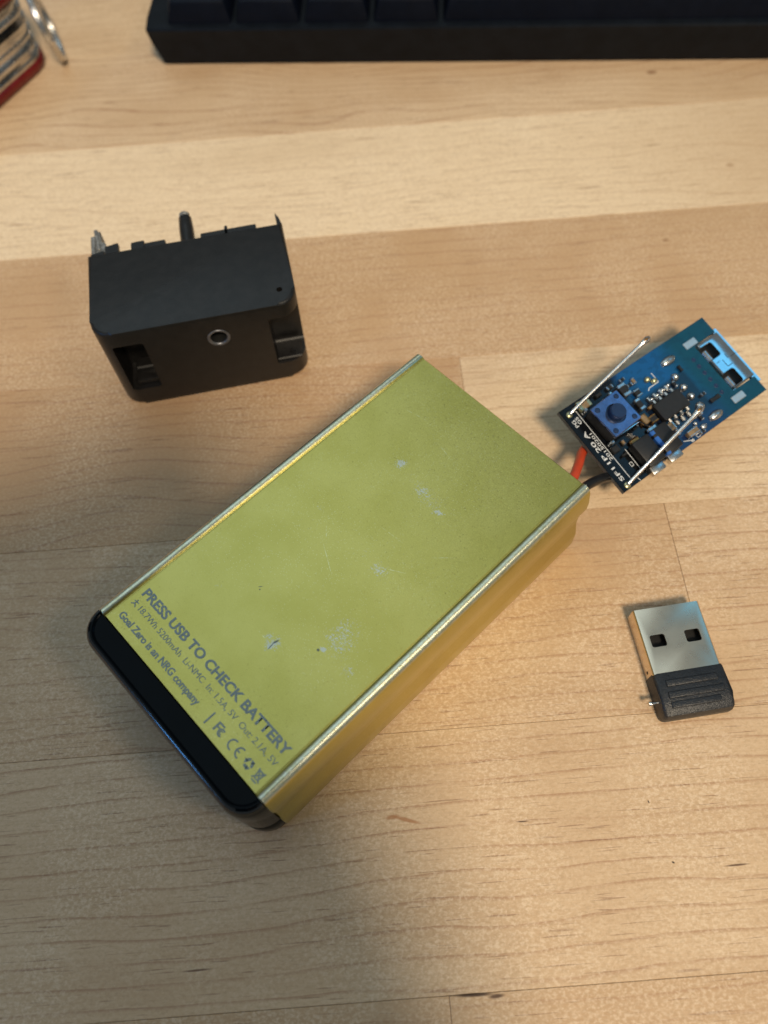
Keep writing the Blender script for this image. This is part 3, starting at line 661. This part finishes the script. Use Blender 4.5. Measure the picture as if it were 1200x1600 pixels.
# push button
sw = bm_(); rz = Matrix.Rotation(R(3), 4, 'Z')
C0 = (-1.30, 0.298)
box(sw, -0.355, 0.355, -0.355, 0.355, 0.0, 0.30, 0.02, 1); xf(sw, sw.verts, Matrix.Translation((*C0, 0)) @ rz)
sw = obj('tactile_switch', sw, M['chip'], bd)
b = bm_(); prism(b, rounded(0.365, 0.365, 0.03, 3), 0.302, 0.35, 0.012, 1); xf(b, b.verts, Matrix.Translation((*C0, 0)) @ rz)
tp = obj('switch_plate', b, M['plate'], sw)
b = bm_(); lathe(b, [(0, -0.2), (0.205, -0.2), (0.205, 0.3), (0, 0.3)], (*C0, 0.32), 32); c1 = cutter(b, bd)
cut(tp, [c1])
b = bm_(); lathe(b, [(0.205, 0.302), (0.205, 0.318), (0.160, 0.318), (0.158, 0.47), (0.143, 0.49), (0, 0.492)], (*C0, 0), 32); obj('button', b, M['button'], sw)
for sx, sy in ((1, 1), (1, -1), (-1, 1), (-1, -1)):
    q = rz @ Vector((sx * 0.262, sy * 0.262, 0))
    b = bm_(); lathe(b, [(0.056, 0.351), (0.05, 0.362), (0.03, 0.366), (0, 0.367)], (C0[0] + q.x, C0[1] + q.y, 0), 14); obj('rivet', b, M['button'], sw)
b = bm_(); box(b, -0.97, -0.93, -0.30, -0.06, 0.20, 0.34, 0.02, 1, Matrix.Rotation(0.5, 3, 'Z')); box(b, -1.70, -1.62, -0.14, -0.06, 0.0, 0.22, 0.02, 1); box(b, -1.02, -0.94, -0.14, -0.06, 0.0, 0.22, 0.02, 1)
box(b, -1.70, -1.62, 0.66, 0.74, 0.0, 0.22, 0.02, 1); box(b, -1.05, -0.97, 0.66, 0.74, 0.0, 0.22, 0.02, 1); box(b, -1.64, -0.98, -0.083, -0.068, 0.20, 0.26); tag(obj('lugs', b, M['nickel'], sw), kind='stuff')
# chips and passives
b = bm_(); box(b, -0.40, 0.30, -0.36, 0.055, 0.02, 0.17, 0.025, 1); ch = obj('control_chip', b, M['chip'], bd)
for k in range(4):
    u0 = -0.305 + 0.165 * k
    for s_, v0 in ((-1, -0.355), (1, 0.05)):
        b = bm_()
        tube(b, [(u0, v0, 0.11), (u0, v0 + s_ * 0.05, 0.105), (u0, v0 + s_ * 0.09, 0.03), (u0, v0 + s_ * 0.19, 0.018)], [0.036, 0.04, 0.04, 0.036], 8); obj('chip_pin', b, M['solder'], ch)
for cx_, body in ((-1.18, False), (-0.70, True)):
    b = bm_(); box(b, cx_ - 0.215, cx_ + 0.215, -0.92, -0.34, 0.01, 0.24, 0.035, 2); d_ = obj('diode', b, M['chip'], bd)
    b = bm_(); box(b, cx_ - 0.17, cx_ + 0.17, -1.08, -0.90, -0.06, 0.10, 0.03, 2); obj('terminal', b, M['solder'], d_)
    b = bm_(); box(b, cx_ - 0.12, cx_ + 0.12, -0.36, -0.25, 0.0, 0.09, 0.03, 1); obj('terminal', b, M['copper'] if not body else M['solder'], d_)
    if body:
        for v0, v1 in ((-0.46, -0.35), (-0.80, -0.49), (-0.925, -0.85)):
            b = bm_(); box(b, cx_ - 0.217, cx_ - 0.115, v0, v1, 0.10, 0.2425, 0.02, 1); obj('stripe', b, M['band'], d_)
def smd(u0, u1, v0, v1, h, bodym, endm, axis=0, name='capacitor'):
    b = bm_(); box(b, u0, u1, v0, v1, 0.005, h, 0.015, 1); p_ = obj(name, b, bodym, bd)
    for s_ in (0, 1):
        b = bm_()
        if axis == 0:
            w = (u1 - u0) * 0.28; a0 = u0 - 0.008 if s_ == 0 else u1 - w + 0.008
            box(b, a0, a0 + w, v0 - 0.006, v1 + 0.006, 0.0, h + 0.006, 0.012, 1)
        else:
            w = (v1 - v0) * 0.28; a0 = v0 - 0.008 if s_ == 0 else v1 - w + 0.008
            box(b, u0 - 0.006, u1 + 0.006, a0, a0 + w, 0.0, h + 0.006, 0.012, 1)
        obj('terminal', b, endm, p_)
smd(-0.19, 0.08, -0.89, -0.77, 0.13, M['ceram'], M['solder'], 1)
smd(-0.50, -0.36, 0.36, 0.50, 0.10, M['chip'], M['solder'], 1)
smd(-0.74, -0.56, 0.50, 0.76, 0.13, M['chip'], M['solder'], 1)
smd(-0.62, -0.50, 0.10, 0.34, 0.09, M['chip'], M['solder'], 1, 'resistor')
smd(-0.78, -0.64, -0.18, 0.02, 0.10, M['ceram'], M['copper'], 0)
smd(-0.62, -0.46, -0.24, -0.10, 0.10, M['chip'], M['copper'], 1, 'resistor')
smd(-0.44, -0.28, -0.58, -0.42, 0.12, M['ceram'], M['solder'], 0)
smd(-1.68, -1.42, 0.74, 0.94, 0.12, M['ceram'], M['flux'], 0)
smd(-1.70, -1.56, -0.30, -0.16, 0.08, M['chip'], M['chip'], 0, 'resistor')
smd(0.20, 0.42, -0.64, -0.54, 0.09, M['chip'], M['solder'], 0, 'resistor')
smd(0.80, 1.04, -0.58, -0.50, 0.05, M['chip'], M['chip'], 0, 'resistor')
for u0, v0, w_, h_, bm_name, em, ax in ((-0.50, 0.62, 0.12, 0.07, 'chip', 'solder', 0), (-0.34, 0.62, 0.07, 0.12, 'ceram', 'solder', 1), (-0.56, 0.80, 0.12, 0.06, 'chip', 'solder', 0), (0.36, 0.10, 0.06, 0.12, 'chip', 'solder', 1), (-0.46, 0.02, 0.10, 0.06, 'ceram', 'copper', 0),
                                     (0.72, 0.30, 0.05, 0.12, 'chip', 'chip', 1), (0.70, -0.36, 0.10, 0.06, 'chip', 'solder', 0), (-1.60, -0.44, 0.10, 0.05, 'chip', 'chip', 0), (-1.42, -0.26, 0.06, 0.10, 'ceram', 'solder', 1), (0.10, -0.96, 0.12, 0.06, 'chip', 'solder', 0),
                                     (0.32, -0.74, 0.06, 0.10, 'chip', 'solder', 1), (-0.32, -0.72, 0.06, 0.12, 'ceram', 'solder', 1), (-0.90, 0.80, 0.14, 0.08, 'chip', 'solder', 0), (-1.20, 0.80, 0.12, 0.07, 'chip', 'chip', 0)):
    smd(u0, u0 + w_, v0, v0 + h_, 0.07, M[bm_name], M[em], ax, 'resistor' if bm_name == 'chip' else 'capacitor')
# copper coil glimpsed beneath and the block it rests on
b = bm_(); box(b, -1.5, -0.4, -0.5, 0.35, -0.62, -0.11, 0.06, 2); obj('inductor', b, M['chip'], bd)
# two tinned wire prongs bending up over the board
for pth in ([(-1.90, 0.84, -0.02), (-1.86, 0.845, 0.03), (-1.5, 0.90, 0.17), (-0.75, 1.0, 0.46), (-0.20, 1.07, 0.67), (-0.06, 1.09, 0.72), (0.03, 1.10, 0.745), (0.10, 1.105, 0.75)],
            [(-1.90, -0.915, -0.02), (-1.86, -0.905, 0.03), (-1.5, -0.84, 0.17), (-0.85, -0.73, 0.45), (-0.30, -0.635, 0.66), (-0.17, -0.61, 0.70), (-0.08, -0.595, 0.72), (-0.02, -0.585, 0.72)]):
    b = bm_(); tube(b, pth, [0.037, 0.037, 0.037, 0.038, 0.040, 0.056, 0.062, 0.03], 12, samples=4)
    pr_ = obj('wire_prong', b, M['tin'], bd, 60)
    p0 = Vector(pth[0])
    b = bm_(); blob(b, (p0.x + 0.01, p0.y, 0.0), 0.075, 0.07, 0.035, 77, 12, 0.2); obj('solder_fillet', b, M['flux'], pr_)
    e = Vector(pth[-2])
    b = bm_(); blob(b, (e.x - 0.04, e.y, e.z + 0.045), 0.07, 0.028, 0.02, 78, 10, 0.2); obj('clipped_end', b, M['copper'], pr_)
# leads from the cells
for nm, mt, pts_, lb in (('lead_wire', 'red', [(2.30, 6.35, 1.35), (2.75, 6.80, 1.36), (3.065, 7.245, 1.31), (3.275, 7.704, 1.12), (3.44, 8.12, 0.88), (3.66, 8.42, 0.80)], 'red insulated lead'),
                         ('lead_wire', 'blackw', [(2.4, 6.2, 1.3), (2.85, 6.66, 1.33), (3.182, 7.026, 1.28), (3.402, 7.227, 1.20), (3.70, 7.459, 1.0), (3.976, 7.654, 0.78), (4.25, 7.9, 0.70)], 'black insulated lead')):
    b = bm_(); tube(b, [BI @ Vector(q) for q in pts_], 0.092, 14, samples=6)
    o = obj(nm, b, M[mt], bd, 60); o['label'] = lb

# ------------------------------------------------------------------ keyboard at the back
kb = empty('keyboard', (-7.05, 21.80, 0), (0, 0, R(-2.17)),
           'black computer keyboard along the far edge of the table, only its front row in view', 'keyboard')
b = bm_()
prof = [(0.42, 0.0), (0.30, 0.06), (0.02, 1.10), (0.0, 1.16), (0.03, 1.22), (0.5, 1.235), (14.5, 1.5), (14.6, 1.45), (14.5, 0.0)]
prism(b, prof, 0.0, 45.0, 0.0)
for v in b.verts:
    y, z, x = v.co.x, v.co.y, v.co.z
    if x < 0.1: x += 0.22 * (1 - min(1, z / 1.1)) + 0.02 * (y < 0.1)
    v.co = Vector((x, y, z))
es = [e for e in b.edges if abs(e.verts[0].co.x - e.verts[1].co.x) < 0.5 and max(e.verts[0].co.x, e.verts[1].co.x) < 1 and min(e.verts[0].co.z, e.verts[1].co.z) > 0.5]
bmesh.ops.bevel(b, geom=es, offset=0.06, segments=2, profile=0.5, affect='EDGES')
obj('case', b, M['kb'], kb)
def keycap(x0, w, y0, zb):
    b = bm_(); d = 1.72; h = 0.62; i = 0.16
    a = [b.verts.new(q) for q in ((x0, y0, zb), (x0 + w, y0, zb), (x0 + w, y0 + d, zb), (x0, y0 + d, zb))]
    t_ = [b.verts.new(q) for q in ((x0 + i, y0 + 0.10, zb + h - 0.04), (x0 + w - i, y0 + 0.10, zb + h - 0.04), (x0 + w - i, y0 + d - 0.30, zb + h), (x0 + i, y0 + d - 0.30, zb + h))]
    b.faces.new(list(reversed(a))); b.faces.new(t_)
    for k in range(4): b.faces.new((a[k], a[(k + 1) % 4], t_[(k + 1) % 4], t_[k]))
    bmesh.ops.bevel(b, geom=[e for e in b.edges if max(v.co.z for v in e.verts) > zb + 0.1], offset=0.07, segments=2, profile=0.5, affect='EDGES')
    return obj('key', b, M['key'], kb)
px = 0.62
for w in (1.80, 1.80, 1.80, 1.80, 11.2, 1.80, 1.80):
    keycap(px, w, 0.22, 1.19); px += w + 0.10
for r_ in (1, 2):
    px = 0.62 + 0.0
    for w in [2.3 + 0.45 * r_] + [1.80] * 9:
        keycap(px, w, 0.22 + 1.9 * r_, 1.22 + 0.035 * r_); px += w + 0.10

# ------------------------------------------------------------------ red pocket knife at the far left corner
kn = empty('pocket_knife', (-10.02, 22.72, 0), (0, 0, math.atan2(2.0, 1.0) - 0.02),
           'pocket knife with red scales and steel tools, at the far left corner', 'pocket knife')
def stadium(length, w, r, n=10):
    pts = []
    cxe = -r
    for i in range(n + 1):
        a = -math.pi / 2 + math.pi * i / n
        pts.append((cxe + r * math.cos(a), w / 2 - w / 2 + (w / 2) * math.sin(a)))
    for i in range(n + 1):
        a = math.pi / 2 + math.pi * i / n
        pts.append((-length + r + r * math.cos(a), (w / 2) * math.sin(a)))
    return [(x, y + w / 2) for x, y in pts]
z = 0.0
for name, mt, h, ins, bev in (('scale', 'kred', 0.34, 0.0, 0.13), ('liner', 'ksteel', 0.07, 0.05, 0.0), ('blade', 'ksteel', 0.22, 0.10, 0.02), ('liner', 'ksteel', 0.07, 0.05, 0.0), ('saw', 'ksteel', 0.22, 0.16, 0.02),
                              ('liner', 'ksteel', 0.07, 0.05, 0.0), ('opener', 'ksteel', 0.24, 0.09, 0.02), ('liner', 'ksteel', 0.07, 0.05, 0.0), ('spacer', 'kdark', 0.24, 0.30, 0.0), ('liner', 'ksteel', 0.07, 0.05, 0.0), ('corkscrew', 'ksteel', 0.26, 0.14, 0.02), ('liner', 'ksteel', 0.07, 0.05, 0.0), ('scale', 'kred', 0.34, 0.0, 0.13)):
    b = bm_(); pts = [(x - ins, y * (1 - ins / 1.3) + ins) for x, y in stadium(9.0, 2.5, 0.95)]
    prism(b, pts, z + 0.001, z + h - 0.002, bev, 3)
    obj(name, b, M[mt], kn); z += h
b = bm_(); tube(b, [(-3.2, 0.16, 0.46), (-2.0, 0.10, 0.50), (-0.9, 0.17, 0.52)], [0.02, 0.05, 0.02], 8, samples=4); obj('nail_nick', b, M['kdark'], kn)
b = bm_(); lathe(b, [(0, 0), (0.16, 0), (0.18, 0.03), (0.15, 0.06), (0, 0.07)], (-0.75, 1.2, z - 0.01), 18); obj('rivet', b, M['ksteel'], kn)
# split ring hanging off the end
b = bm_()
KI = (Matrix.Translation(kn.location) @ kn.rotation_euler.to_matrix().to_4x4()).inverted()
RC = Vector((-10.07, 22.62, 1.06)); nrm = Vector((0.925, 0.36, 0.12)).normalized(); ax1 = Vector((0, 0, 1)); ax1 = (ax1 - nrm * ax1.dot(nrm)).normalized(); ax2 = nrm.cross(ax1)
pts = []
for k in range(65):
    a = 2 * math.pi * 2 * k / 64
    pts.append(KI @ (RC + (ax1 * math.sin(a) + ax2 * math.cos(a)) * 1.0 + nrm * (0.13 * k / 64 - 0.065)))
tube(b, pts, 0.058, 10)
obj('split_ring', b, M['ksteel'], kn, 60)
